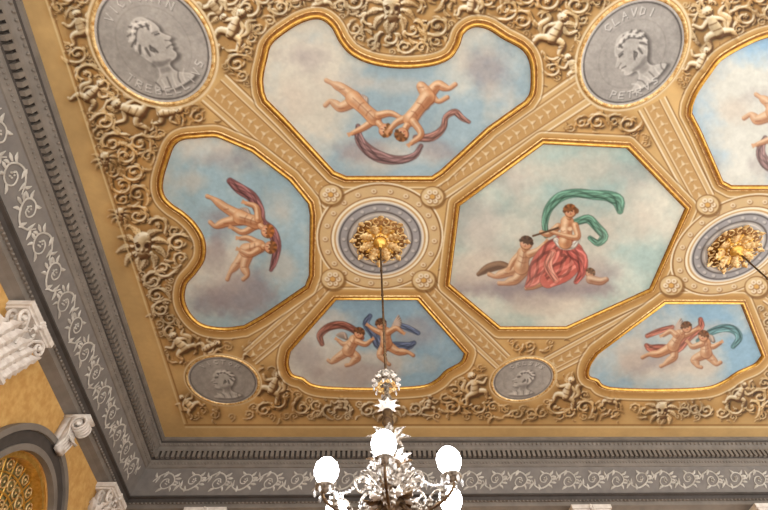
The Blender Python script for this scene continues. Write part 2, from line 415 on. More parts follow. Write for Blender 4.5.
# --- skies
def dull(c,k=.03): return c*(1-k)+C(206,204,194)*k
sky=[(C(158,182,192),C(216,212,196)),(C(160,190,202),C(218,217,206)),(C(172,196,190),C(222,222,206)),(C(146,180,200),C(212,214,206)),(C(146,184,208),C(212,216,208)),(C(150,188,216),C(218,220,210))]
nz=fbm(9,6,11,.6); nz2=fbm(16,6,12,.6)
for idx,(sl,sd,uu,vv) in sdcache.items():
    a,b=sky[idx]; t=np.clip((nz[sl]-.38)*4.0,0,1)[...,None]
    colr=dull(a)*(1-t)+b*t; al=np.clip(.5-sd/1.0,0,1)[...,None]
    colr=colr*(1+.10*(nz2[sl]-.5))[...,None]
    img[sl]=img[sl]*(1-al)+colr*al
def cloud(cx,cy,rx,ry,col,al=.7,idx=None):
    w=win(cx-rx*1.5,cx+rx*1.5,cy-ry*1.5,cy+ry*1.5)
    if w is None: return
    sl,uu,vv=w; d=np.sqrt(((uu-cx)/rx)**2+((vv-cy)/ry)**2)+(nz2[sl]-.5)*2.2
    a=np.clip((1.0-d)*1.5,0,1)*al
    if idx is not None:
        a=a*np.clip(-sdf_poly(panels[idx][1],uu,vv)+.5,0,1)
    over(sl,a,col)
VI=C(160,146,148); WM=C(224,210,192); DK=C(132,122,130)
for c in [(305,58,46,28,VI,.6,0),(292,95,26,30,WM,.5,0),(340,80,44,18,WM,.5,0),(485,72,44,28,VI,.5,0),(500,95,30,20,WM,.5,0),(400,158,70,18,WM,.6,0),(355,150,32,14,VI,.5,0),(440,150,30,16,VI,.4,0),(400,85,50,12,WM,.4,0),
          (196,180,28,18,WM,.5,1),(218,222,34,30,VI,.65,1),(235,295,42,24,VI,.7,1),(208,302,22,18,DK,.35,1),(285,215,24,30,WM,.5,1),(215,160,40,16,VI,.45,1),(286,270,20,22,WM,.5,1),(212,250,18,24,VI,.5,1),
          (560,287,95,18,VI,.8,2),(520,292,50,12,DK,.45,2),(610,274,45,20,VI,.55,2),(480,268,34,16,WM,.6,2),(560,170,70,20,WM,.5,2),(640,220,30,40,WM,.4,2),(480,220,26,30,VI,.25,2),(560,306,60,12,WM,.6,2),(585,245,50,35,WM,.5,2),(510,180,40,18,VI,.2,2),(640,175,30,18,VI,.2,2),
          (375,365,60,14,WM,.6,3),(355,375,50,10,VI,.45,3),(330,325,28,14,WM,.5,3),(420,330,30,18,VI,.4,3),(310,355,18,18,VI,.45,3),
          (680,365,70,14,WM,.6,4),(655,360,36,12,VI,.5,4),(720,330,30,14,WM,.5,4),(630,350,24,14,WM,.5,4),
          (735,110,40,26,WM,.6,5),(765,95,40,20,VI,.5,5),(750,165,40,16,VI,.4,5)]:
    cloud(*c)

# --- painted figures
SK=C(216,162,118); SKD=C(134,76,48); SKH=C(250,222,186)
def limb(p,base=SK,dark=SKD,hi_=SKH):
    p=np.array(p,float); q=p.copy(); q[:,2]+=.35; q[:,0]+=.45; q[:,1]+=.55
    stroke(q,dark,.6,.8); stroke(p,base,.6,1)
    mx=p[:,2].max()
    q=p.copy(); q[:,0]+=p[:,2]*.4; q[:,1]+=p[:,2]*.45; q[:,2]*=.5; stroke(q,dark,mx*.35,.5)
    q=p.copy(); q[:,0]-=p[:,2]*.28; q[:,1]-=p[:,2]*.38; q[:,2]*=.4; stroke(q,hi_,mx*.3,.8)
def head(x,y,r,hair=C(112,72,44),look=0.0):
    ellip(x+.4,y+.5,r+.4,r+.5,SKD,.5,.9); ellip(x,y,r*.92,r*1.02,SK,.5,1); ellip(x-r*.25,y-r*.1,r*.45,r*.45,SKH,r*.4,.8)
    dx,dy=math.sin(look),-math.cos(look)
    ellip(x+dx*r*.55,y+dy*r*.55,r*.98,r*.66,hair,.5,.95,ang=look)
    for k in range(7):
        t=-1.35+k*.45; ex=x+math.sin(look+t)*r*.95; ey=y-math.cos(look+t)*r*.95; ellip(ex,ey,r*.32,r*.3,hair*(1.3 if k%2 else .8),.5,.9)
    px,py=math.cos(look),math.sin(look)
    for s in (-.36,.36): ellip(x+px*r*s-dx*r*.12,y+py*r*s-dy*r*.12,r*.15,r*.12,C(64,38,30),.3,.95)
    ellip(x-dx*r*.55,y-dy*r*.55,r*.2,r*.1,C(176,84,70),.3,.8); ellip(x-dx*r*.3,y-dy*r*.3,r*.1,r*.1,SKD,.3,.6)
    for s in (-.5,.5): ellip(x+px*r*s-dx*r*.35,y+py*r*s-dy*r*.35,r*.22,r*.2,C(226,140,112),r*.2,.5)
def fig(hd,sh_,hip,arms,legs,s,hair=C(120,80,48),look=0):
    mid=((sh_[0]+hip[0])/2,(sh_[1]+hip[1])/2)
    for lg in legs:
        limb([(lg[0][0],lg[0][1],s*.56),(lg[1][0],lg[1][1],s*.42),((lg[1][0]+lg[2][0])/2,(lg[1][1]+lg[2][1])/2,s*.37),(lg[2][0],lg[2][1],s*.18)]+([(lg[3][0],lg[3][1],s*.17)] if len(lg)>3 else []))
        stroke([(lg[1][0]-s*.2,lg[1][1]+s*.15,s*.05),(lg[1][0]+s*.25,lg[1][1]+s*.1,s*.05)],SKD,.5,.5,sm=False)
    limb([(arms[0][0][0],arms[0][0][1],s*.34),(arms[0][1][0],arms[0][1][1],s*.27),(arms[0][2][0],arms[0][2][1],s*.17)])
    limb([(sh_[0],sh_[1],s*.66),(mid[0],mid[1],s*.58),(hip[0],hip[1],s*.72)])
    dx,dy=hip[0]-sh_[0],hip[1]-sh_[1]; L=math.hypot(dx,dy)+.01; dx/=L;dy/=L
    stroke([(sh_[0],sh_[1],s*.06),(mid[0]+.3,mid[1],s*.06),(hip[0],hip[1],s*.05)],SKD,.5,.45)
    for t,wd in ((.25,.35),(.62,.4)):
        cx_,cy_=sh_[0]+dx*L*t,sh_[1]+dy*L*t; stroke([(cx_-dy*s*wd,cy_+dx*s*wd,s*.05),(cx_+dx*s*.12,cy_+dy*s*.12,s*.06),(cx_+dy*s*wd,cy_-dx*s*wd,s*.05)],SKD,.5,.45)
    limb([((sh_[0]*.6+hd[0]*.4),(sh_[1]*.6+hd[1]*.4),s*.28),(hd[0],hd[1],s*.26)])
    for ar in arms[1:]: limb([(ar[0][0],ar[0][1],s*.34),(ar[1][0],ar[1][1],s*.27),(ar[2][0],ar[2][1],s*.17)])
    for ar in arms:
        e=ar[2]; m=ar[1]; L=math.hypot(e[0]-m[0],e[1]-m[1])+.01; dx,dy=(e[0]-m[0])/L,(e[1]-m[1])/L
        for k in (-1,0,1): stroke([(e[0],e[1],s*.1),(e[0]+dx*s*.4-dy*k*s*.15,e[1]+dy*s*.4+dx*k*s*.15,s*.08)],SK,.4,.9,sm=False)
    head(hd[0],hd[1],s*.6,hair,look)
def drape(p,col,dark=None,hi_=None):
    p=np.array(cr(p,4),float); dark=col*.5 if dark is None else dark; hi_=np.minimum(col*1.25+.12,1) if hi_ is None else hi_
    q=p.copy(); q[:,2]+=.4; stroke(q,dark,.6,.7,sm=False); stroke(p,col,.6,1,sm=False)
    d=np.gradient(p[:,:2],axis=0); L=np.hypot(d[:,0],d[:,1])+1e-6; nx=-d[:,1]/L; ny=d[:,0]/L
    for o,cc,al in ((-.55,hi_,.8),(-.2,dark,.55),(.05,hi_,.5),(.32,dark,.6),(.5,hi_,.3),(.72,dark,.6)):
        q=p.copy(); wob=.25*np.sin(np.arange(len(p))*.8+o*9); q[:,0]+=nx*p[:,2]*(o+wob); q[:,1]+=ny*p[:,2]*(o+wob); q[:,2]=p[:,2]*.12+.15
        stroke(q,cc,.4,al,sm=False)
def wing(x,y,a,L,col=C(190,172,158)):
    for k in range(7):
        t=a-.5+k*.16; l=L*(1-.08*k)
        limb([(x,y,1.0),(x+math.cos(t)*l*.6,y+math.sin(t)*l*.6,1.3),(x+math.cos(t)*l,y+math.sin(t)*l,.5)],col,col*.6,np.minimum(col*1.2,1))
def top_panel(T):
    def t(p): return [T(x,y)+( r,) for x,y,r in p]
    MV=C(138,106,104)
    drape(t([(358,126,2),(359,138,4),(366,148,5),(380,157,5.5),(398,160,4),(414,156,3),(421,146,2)]),MV)
    drape(t([(416,138,3),(432,137,4),(443,128,3),(446,117,2.5),(455,112,3),(462,118,2.5),(469,122,1.5)]),C(156,112,100))
    wing(*T(366,106),-2.9+1.0,16); wing(*T(420,108),-.4,14)
    def tp(p): return [T(x,y) for x,y in p]
    fig(T(385,130),T(374,118),T(353,98),[tp([(375,119),(364,127),(352,133)]),tp([(378,115),(390,113),(400,117)])],[tp([(354,97),(342,88),(332,83),(326,80)]),tp([(353,101),(341,107),(330,101),(325,105)])],10.5,C(140,92,52),1.9)
    fig(T(402,134),T(410,119),T(427,97),[tp([(408,117),(397,122),(389,130)]),tp([(413,121),(421,134),(411,143)])],[tp([(427,96),(437,85),(449,88),(455,84)]),tp([(429,98),(421,86),(438,101),(447,97)])],10.5,C(126,82,48),-2.4)
top_panel(lambda x,y:(x,y))
def TF(x,y):
    a=P(x,y); return to_px(a[0]+5.21,a[1])
drape([(230,181,3),(240,189,5),(252,197,5),(259,210,5),(262,222,4),(272,232,5),(277,246,4),(274,262,3),(271,270,1.5)],C(140,92,92))
wing(250,216,-2.4,16); 
fig((267,231),(256,222),(240,217),[[(254,226),(243,232),(233,228)],[(258,219),(256,207),(246,203)]],[[(240,216),(226,208),(212,198),(207,196)],[(240,219),(226,222),(215,226),(210,222)]],10,C(160,100,54),1.6)
fig((270,247),(259,246),(246,250),[[(258,243),(248,238),(240,238)],[(258,250),(250,254),(240,250)]],[[(246,250),(238,262),(230,272),(227,279)],[(248,253),(244,266),(247,275),(243,279)]],9.5,C(140,90,52),1.7)
GR=C(98,144,122)
drape([(546,236,2),(545,222,3),(549,208,4),(560,197,4.5),(576,193,4),(594,195,4.5),(608,196,5),(618,201,6),(620,211,3)],GR)
drape([(576,222,3),(588,219,4),(596,226,4),(604,236,4),(598,243,3),(590,238,2)],GR)
limb([(478,274,1.5),(488,268,4),(500,265,4),(510,268,3)],C(120,88,66),C(72,48,34),C(160,124,94))
fig((526,243),(524,253),(521,267),[[(520,254),(513,261),(509,268)],[(529,254),(538,250),(545,243)]],[[(519,268),(507,272),(495,276),(489,274)],[(524,269),(516,279),(505,283),(499,283)]],10,C(70,46,32),.3)
RD=C(204,108,94)
limb([(546,281,3),(534,286,2.5),(526,288,1.6)])
drape([(560,244,8),(550,254,11),(541,267,11),(533,280,6),(527,286,2)],RD)
drape([(568,246,9),(572,256,12),(564,270,11),(548,280,8)],RD)
drape([(570,248,6),(580,258,7),(582,272,4),(576,282,2)],C(188,94,84))
drape([(553,252,3),(548,266,4),(556,280,3)],C(226,142,122))
drape([(556,240,2.5),(562,246,3),(572,246,3),(578,240,2)],C(236,228,212))
limb([(558,226,3),(548,234,2.7),(541,232,1.8)])
limb([(567,222,6.4),(566,232,5.4),(565,242,6.6)])
for q in (563,570): ellip(q,229,2.4,2.2,SKH,.9,.8); stroke([(q-2,230.5,.3),(q,231.6,.4),(q+2,230.5,.3)],SKD,.4,.5)
limb([(575,225,3),(577,237,2.6),(563,235,2.0),(550,231,1.4)])
stroke([(533,236,.9),(558,228,1.0)],C(92,62,40),.4,1,sm=False)
limb([(569,217,2.4),(570,212,2.3)])
head(570,211,5.8,C(128,78,42),-.25); ellip(576.5,211,2.4,2.8,C(120,72,40),.5,.9)
head(590,273,4.2,C(108,78,56),.5); limb([(590,279,4),(600,281,3.4),(606,279,2)],C(190,150,124))
def low_panel(T,dA,dB):
    def t(p): return [T(x,y)+(r,) for x,y,r in p]
    def tp(p): return [T(x,y) for x,y in p]
    drape(t([(322,344,2),(320,335,3),(329,327,3.5),(342,325,3.5),(354,330,3),(362,338,2)]),dA)
    drape(t([(370,316,2),(366,324,3),(374,334,4),(380,346,4),(396,346,4),(408,346,3.5),(414,343,2)]),dB)
    drape(t([(396,324,2),(408,328,2.5),(418,333,2)]),dB*1.05)
    wing(*T(346,338),-2.3,10); wing(*T(392,328),-.6,14)
    fig(T(359,333),T(354,340),T(348,350),[tp([(352,341),(344,344),(338,340)]),tp([(357,341),(365,344),(371,340)])],[tp([(347,351),(338,357),(331,362),(328,360)]),tp([(350,352),(357,357),(350,364),(346,365)])],8,C(110,70,44),.3)
    fig(T(381,324),T(385,332),T(386,343),[tp([(382,333),(375,330),(369,326)]),tp([(388,332),(396,328),(402,332)])],[tp([(385,345),(380,354),(386,362),(389,364)]),tp([(388,345),(397,351),(408,352),(413,355)])],8,C(100,66,44),-.3)
low_panel(lambda x,y:(x,y),C(140,86,72),C(92,106,136))
def TE(x,y):
    a=P(2*376-x,y); return to_px(a[0]+5.19,a[1])
low_panel(TE,C(100,142,146),C(176,102,84))
top_panel(TF)
for idx,(sl,sd,uu,vv) in sdcache.items():
    al=np.clip(.5-sd,0,1)[...,None]
    g=img[sl]*(1+.10*(nh[sl]-.5)+.14*(nz2[sl]-.5))[...,None]
    veil=np.clip((nz[sl]-.45)*1.2,0,.16)[...,None]
    g=g*(1-veil)+C(214,208,196)*veil
    img[sl]=img[sl]*(1-al)+g*al

# --- medallions
FONT={'T':[[(0,0),(1,0)],[(.5,0),(.5,1)]],'R':[[(0,1),(0,0),(.9,.1),(.9,.45),(0,.5),(1,1)]],'E':[[(1,0),(0,0),(0,1),(1,1)],[(0,.5),(.8,.5)]],'B':[[(0,0),(.8,.1),(.8,.4),(0,.5),(.9,.6),(.9,.9),(0,1),(0,0)]],
'L':[[(0,0),(0,1),(1,1)]],'I':[[(.5,0),(.5,1)]],'V':[[(0,0),(.5,1),(1,0)]],'S':[[(1,.1),(.3,0),(.1,.3),(.9,.65),(.7,1),(0,.9)]],'C':[[(1,.1),(.4,0),(0,.5),(.4,1),(1,.9)]],'O':[[(.5,0),(0,.5),(.5,1),(1,.5),(.5,0)]],
'N':[[(0,1),(0,0),(1,1),(1,0)]],'P':[[(0,1),(0,0),(.9,.1),(.9,.45),(0,.5)]],'A':[[(0,1),(.5,0),(1,1)],[(.2,.6),(.8,.6)]],'D':[[(0,0),(.8,.2),(.8,.8),(0,1),(0,0)]]}
PROF=[(-.16,-.40),(-.23,-.30),(-.26,-.20),(-.24,-.15),(-.30,-.07),(-.36,.00),(-.29,.035),(-.31,.08),(-.27,.105),(-.30,.14),(-.26,.18),(-.285,.25),(-.22,.31),(-.10,.33),(-.06,.38),(-.10,.50),(-.30,.62),(-.34,.70),(-.1,.74),(.2,.73),(.44,.62),(.36,.52),(.22,.44),(.18,.30),(.27,.12),(.33,-.06),(.32,-.24),(.22,-.40),(.06,-.48),(-.08,-.47)]
for i in range(4):
    c=MEDC[i]; r=MEDR[i]
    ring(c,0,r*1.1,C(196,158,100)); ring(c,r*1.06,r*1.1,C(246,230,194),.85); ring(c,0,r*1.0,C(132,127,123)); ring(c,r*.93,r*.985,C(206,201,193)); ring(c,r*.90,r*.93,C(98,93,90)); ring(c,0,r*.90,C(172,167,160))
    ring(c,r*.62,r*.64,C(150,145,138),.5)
    rot=[-.45,-.75,0.0,.0][i]; fl=[-1,1,1,1][i]
    def L3(x,y):
        x*=fl
        X=c[0]+r*(x*math.cos(rot)-y*math.sin(rot)); Y=c[1]+r*(x*math.sin(rot)+y*math.cos(rot)); return to_px(X,Y)
    sc=(r/.0122 if i<2 else r/.019)
    def bl(pts,col,al=1,soft=.5): stroke([L3(x,y)+(max(q*sc,.3),) for x,y,q in pts],col,soft,al)
    dk=C(92,87,84); md=C(194,189,181); hl=C(232,227,218); K=1.0
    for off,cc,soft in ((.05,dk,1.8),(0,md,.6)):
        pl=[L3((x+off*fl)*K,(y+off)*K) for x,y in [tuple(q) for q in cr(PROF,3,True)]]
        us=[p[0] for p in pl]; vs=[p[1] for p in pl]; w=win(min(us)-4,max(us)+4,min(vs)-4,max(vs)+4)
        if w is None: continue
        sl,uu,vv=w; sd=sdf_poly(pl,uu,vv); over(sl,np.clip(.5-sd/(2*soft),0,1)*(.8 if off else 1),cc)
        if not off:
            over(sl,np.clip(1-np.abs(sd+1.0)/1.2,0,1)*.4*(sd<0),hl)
    bl([(.18,.25,.06),(.05,.3,.05),(-.1,.3,.03)],dk,.5,1.2); bl([(.12,.4,.05),(.02,.42,.05)],dk,.35,1.2)
    for k in range(16):
        a=-2.9+k*.30; q0=(.06+.17*math.cos(a),-.17+.17*math.sin(a)); q1=(.08+.27*math.cos(a+.25),-.16+.28*math.sin(a+.25))
        bl([q0+(.022,),((q0[0]+q1[0])/2,(q0[1]+q1[1])/2-.01,.026),q1+(.018,)],dk if k%2 else hl,.75)
    bl([(-.14,-.36,.02),(.1,-.40,.022),(.28,-.22,.02)],hl,.9); bl([(-.13,-.30,.015),(.08,-.33,.015),(.27,-.15,.015)],dk,.7)
    bl([(-.2,-.13,.02),(-.13,-.14,.018)],dk,.9); bl([(-.2,-.17,.014),(-.1,-.18,.014)],dk,.6); bl([(-.26,.1,.012),(-.18,.115,.012)],dk,.9); bl([(.06,-.03,.02),(.09,.03,.02),(.05,.08,.015)],dk,.8)
    bl([(-.29,.03,.01),(-.23,.0,.012)],dk,.6)
    for k in range(6): bl([(-.24+.12*k,.52-.0*k,.014),(-.16+.1*k,.60,.016),(-.14+.1*k,.70,.014)],dk if k%2 else hl,.6)
    word=['VICTORIN','CLAVDI','VICTOR','CELSVS'][i]; word2=['TREBELLIVS','PETRVS','',''][i]
    for wd,ac,dr in ((word,-math.pi/2,1),(word2,math.pi/2,-1)):
        n=len(wd); st=.22 if i<2 else .27
        for k,ch in enumerate(wd):
            if ch==' ': continue
            a=ac+dr*(k-(n-1)/2)*st
            for ln in FONT[ch]:
                pts=[]
                for (x,y) in ln:
                    tx=(x-.5)*.09*dr; ry=.77+(.5-y)*.13*dr
                    pts.append((ry*math.cos(a)-tx*math.sin(a),ry*math.sin(a)+tx*math.cos(a)))
                rr_=rot*.5
                q=[(c[0]+r*(p[0]*math.cos(rr_)-p[1]*math.sin(rr_)),c[1]+r*(p[0]*math.sin(rr_)+p[1]*math.cos(rr_))) for p in pts]
                q=[to_px(*p)+(.55 if i<2 else .35,) for p in q]
                stroke([(x+.6,y+.7,w_) for x,y,w_ in q],C(90,86,84),.45,.85,sm=False)
                stroke(q,C(236,232,224),.45,.85,sm=False)
    w=win(*[f(med_uv(i,r)[k][j] for k in range(64)) for j,f in ((0,min),(0,max),(1,min),(1,max))])
    if w is not None:
        sl,uu,vv=w; al=np.clip(-sdf_poly(med_uv(i,r),uu,vv),0,1)[...,None]
        img[sl]=img[sl]*(1+al*(.2*(nh[sl]-.5)+.3*(nz2[sl]-.5))[...,None])
hgt_f=gauss(hgt,1.0)

# ------------------------------------------------------------------ ceiling meshes
xs=np.arange(X0,X1+.005,.0100); ys=np.arange(YN,Y0+.005,.0100); ys[-1]=Y0; xs[0]=X0
GX,GY=np.meshgrid(xs,ys)
SX,SY=GX.copy(),GY.copy()
u,v=to_px(SX,SY); m=(u>U1-4); SX[m]=2*XM-SX[m]
u,v=to_px(SX,SY); m=(v<V0+4); SY[m]=7.75-SY[m]; u,v=to_px(SX,SY); m=(u>U1-4); SX[m]=2*XM-SX[m]; u,v=to_px(SX,SY)
fx=np.clip((u-U0)*S-.5,0,W-1.01); fy=np.clip((v-V0)*S-.5,0,H-1.01)
xi=fx.astype(int); yi=fy.astype(int); fx-=xi; fy-=yi
def samp(a):
    if a.ndim==3: A,B=fx[...,None],fy[...,None]
    else: A,B=fx,fy
    return (a[yi,xi]*(1-A)+a[yi,xi+1]*A)*(1-B)+(a[yi+1,xi]*(1-A)+a[yi+1,xi+1]*A)*B
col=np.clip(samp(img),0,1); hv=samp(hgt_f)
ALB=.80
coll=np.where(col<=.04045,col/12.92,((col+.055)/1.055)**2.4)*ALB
ny,nx=GX.shape
CXc=(GX[:-1,:-1]+GX[1:,1:])/2; CYc=(GY[:-1,:-1]+GY[1:,1:])/2
label=np.zeros(CXc.shape,int)
regions=[]
plan_panels=[(nm,plan(p)) for nm,p in panels]
plan_panels.append(('cherub_fresco',[(2*XM-x,y) for x,y in plan(PB)][::-1]))
def add_region(nm,poly,m):
    regions.append((nm,poly,m)); k=len(regions)
    px=[p[0] for p in poly]; py=[p[1] for p in poly]
    i0,i1=np.searchsorted(xs,[min(px)-.05,max(px)+.05]); j0,j1=np.searchsorted(ys,[min(py)-.05,max(py)+.05])
    i1=min(i1,nx-1); j1=min(j1,ny-1)
    sub=sdf_poly(poly,CXc[j0:j1,i0:i1],CYc[j0:j1,i0:i1])<0
    label[j0:j1,i0:i1][sub]=k
for nm,poly in plan_panels: add_region(nm,poly,M_FRESCO)
med_c=list(zip(MEDC,MEDR))+[((2*XM-MEDC[0][0],MEDC[0][1]),MEDR[0]),((2*XM-MEDC[2][0],MEDC[2][1]),MEDR[2])]
for c,r in med_c: add_region('portrait_medallion',[(c[0]+r*math.cos(a),c[1]+r*math.sin(a)) for a in np.linspace(0,2*math.pi,64,endpoint=False)],M_STONE)

def grid_obj(k,name,m,extra=None):
    jj,ii=np.nonzero(label==k)
    a=jj*nx+ii; quads=np.stack([a,a+nx,a+nx+1,a+1],1)      # faces down
    uq,inv=np.unique(quads.ravel(),return_inverse=True)
    z=ZC-np.clip(hv.ravel()[uq],0,8)*(.0030 if k==0 else 0)
    co=np.stack([GX.ravel()[uq],GY.ravel()[uq],z],1); cc=coll.reshape(-1,3)[uq]
    nf=len(quads)
    ev,ef,em=([],[],[]) if extra is None else extra
    base=len(co)
    if len(ev): co=np.vstack([co,np.array(ev)]); cc=np.vstack([cc,np.full((len(ev),3),.5)])
    me=bpy.data.meshes.new(name)
    me.vertices.add(len(co)); me.vertices.foreach_set('co',co.ravel().astype(np.float32))
    allf=inv.reshape(-1,4)
    if len(ef): allf=np.vstack([allf,np.array(ef)+base])
    me.loops.add(allf.size); me.loops.foreach_set('vertex_index',allf.ravel().astype(np.int32))
    me.polygons.add(len(allf)); me.polygons.foreach_set('loop_start',(np.arange(len(allf))*4).astype(np.int32))
    try: me.polygons.foreach_set('loop_total',np.full(len(allf),4,np.int32))
    except Exception: pass
    for q in (m,M_GOLD,M_GOLD2,M_GOLDD): me.materials.append(q)
    mi=np.zeros(len(allf),np.int32); 
    if len(ef): mi[nf:]=np.array(em)
    me.polygons.foreach_set('material_index',mi); me.polygons.foreach_set('use_smooth',np.ones(len(allf),bool))
    at=me.color_attributes.new('pigment','FLOAT_COLOR','POINT')
    at.data.foreach_set('color',np.hstack([cc,np.ones((len(cc),1))]).ravel().astype(np.float32))
    me.update(calc_edges=True); me.validate()
    o=bpy.data.objects.new(name,me); scene.collection.objects.link(o); return o
def sweep2d(poly,prof,mi):
    p=np.array(poly,float); n=len(p)
    area=.5*np.sum(p[:,0]*np.roll(p[:,1],-1)-np.roll(p[:,0],-1)*p[:,1])
    if area<0: p=p[::-1]
    d=np.roll(p,-1,0)-p; d/=np.linalg.norm(d,axis=1)[:,None]+1e-9; nr=np.stack([d[:,1],-d[:,0]],1)
    npv=np.roll(nr,1,0); mt=nr+npv; mt/=np.maximum((mt*nr).sum(1),.35)[:,None]
    V=[];Fc=[];m=[]; k=len(prof)
    for i in range(n):
        for (o,dr) in prof: V.append((p[i,0]+mt[i,0]*o,p[i,1]+mt[i,1]*o,ZC-dr))
    for i in range(n):
        j=(i+1)%n
        for q in range(k-1):
            Fc.append((i*k+q,i*k+q+1,j*k+q+1,j*k+q)); m.append(mi)
    return V,Fc,m
def join(*ls):
    V=[];Fc=[];m=[]
    for v_,f_,m_ in ls:
        b=len(V); V+=v_; Fc+=[tuple(x+b for x in f) for f in f_]; m+=m_
    return V,Fc,m
for k,(nm,poly,mm) in enumerate(regions,1):
    if nm=='portrait_medallion':
        ex=sweep2d(poly,[(-.02,-.002),(-.01,.014),(.005,.02),(.02,.012),(.025,-.002)],2)
    else:
        ex=join(sweep2d(poly,[(-.018,-.002),(-.015,.010),(-.010,.010),(-.006,.006)],3),  # inner shadow line of the frame, put in as darker gilding colour
                sweep2d(poly,[(-.006,.006),(.0,.028),(.012,.040),(.024,.036),(.030,.018),(.033,.012)],1),
                sweep2d(poly,[(.033,.012),(.056,.010)],3),
                sweep2d(poly,[(.056,.010),(.059,.018),(.065,.019),(.070,-.002)],2))
    grid_obj(k,nm,mm,ex)
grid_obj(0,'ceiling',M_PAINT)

# ------------------------------------------------------------------ mesh builder
class MB:
    def __init__(s): s.v=[];s.f=[];s.m=[];s.mats=[];s.M=Matrix()
    def mi(s,m):
        if m not in s.mats: s.mats.append(m)
        return s.mats.index(m)
    def add(s,vs,fs,m):
        b=len(s.v); k=s.mi(m)
        for q in vs: s.v.append(tuple(s.M@Vector(q)))
        for f in fs: s.f.append(tuple(i+b for i in f)); s.m.append(k)
    def box(s,x0,x1,y0,y1,z0,z1,m):
        s.add([(x0,y0,z0),(x1,y0,z0),(x1,y1,z0),(x0,y1,z0),(x0,y0,z1),(x1,y0,z1),(x1,y1,z1),(x0,y1,z1)],
              [(0,3,2,1),(4,5,6,7),(0,1,5,4),(1,2,6,5),(2,3,7,6),(3,0,4,7)],m)
    def lathe(s,prof,c,m,n=20,sx=1,sy=1,cap=True):
        vs=[];fs=[]
        for r,z in prof:
            for i in range(n):
                a=2*math.pi*i/n; vs.append((c[0]+r*math.cos(a)*sx,c[1]+r*math.sin(a)*sy,c[2]+z))
        for j in range(len(prof)-1):
            for i in range(n):
                k=(i+1)%n; fs.append((j*n+i,j*n+k,(j+1)*n+k,(j+1)*n+i))
        if cap: fs.append(tuple(range(n))[::-1]); fs.append(tuple((len(prof)-1)*n+i for i in range(n)))
        s.add(vs,fs,m)
    def ball(s,c,r,m,n=10,sz=1):
        s.lathe([(max(r*math.sin(math.pi*k/7),r*.02),-r*sz*math.cos(math.pi*k/7)) for k in range(8)],c,m,n)
    def tube(s,pts,rad,m,n=8,flat=1.0,up=(0,0,1)):
        P_=[Vector(p) for p in pts]; vs=[];fs=[]; upv=Vector(up)
        for i,p in enumerate(P_):
            t=(P_[min(i+1,len(P_)-1)]-P_[max(i-1,0)]).normalized()
            sd=t.cross(upv)
            if sd.length<.05: sd=t.cross(Vector((1,0,.1)))
            sd.normalize(); nn=sd.cross(t)
            r=rad[i] if hasattr(rad,'__len__') else rad
            for k in range(n):
                a=2*math.pi*k/n; vs.append(p+sd*(r*math.cos(a))+nn*(r*flat*math.sin(a)))
        for j in range(len(P_)-1):
            for k in range(n):
                q=(k+1)%n; fs.append((j*n+k,j*n+q,(j+1)*n+q,(j+1)*n+k))
        fs.append(tuple(range(n))[::-1]); fs.append(tuple((len(P_)-1)*n+k for k in range(n)))
        s.add(vs,fs,m)
    def leaf(s,base,d,nrm,L,Wd,curl,m,lobes=4,rise=0.0,thick=.006):
        d=Vector(d).normalized(); nrm=Vector(nrm); nrm=(nrm-d*nrm.dot(d)).normalized(); sd=d.cross(nrm); base=Vector(base)
        N=14; vs=[];fs=[]
        for i in range(N+1):
            t=i/N; c=base+d*(L*(t-.25*max(0,t-.7)**1*2))+nrm*(rise*math.sin(t*math.pi*.7)+curl*t**2.5)
            w=Wd*(math.sin(math.pi*min(1,t*.86+.14))**.7)*(1+.28*math.cos(t*lobes*2*math.pi))+.002
            for x,hh in ((-1,-.18),(-.5,.02),(0,.16),(.5,.02),(1,-.18)): vs.append(c+sd*(w*x)+nrm*(w*hh*1.3))
            for x,hh in ((1,-.18),(-1,-.18)): vs.append(c+sd*(w*x*.95)+nrm*(w*hh*1.3-thick))
        for i in range(N):
            for k in range(7):
                q=(k+1)%7; fs.append((i*7+k,i*7+q,(i+1)*7+q,(i+1)*7+k))
        fs.append(tuple(range(7))[::-1]); fs.append(tuple(N*7+k for k in range(7)))
        s.add(vs,fs,m)
    def make(s,name,smooth=True,loc=None):
        me=bpy.data.meshes.new(name); vv=s.v
        if loc: vv=[(a-loc[0],b-loc[1],c-loc[2]) for a,b,c in s.v]
        me.from_pydata(vv,[],s.f)
        for m in s.mats: me.materials.append(m)
        me.polygons.foreach_set('material_index',s.m)
        if smooth: me.polygons.foreach_set('use_smooth',[True]*len(s.f))
        me.update(); o=bpy.data.objects.new(name,me); scene.collection.objects.link(o)
        if loc: o.location=loc
        return o

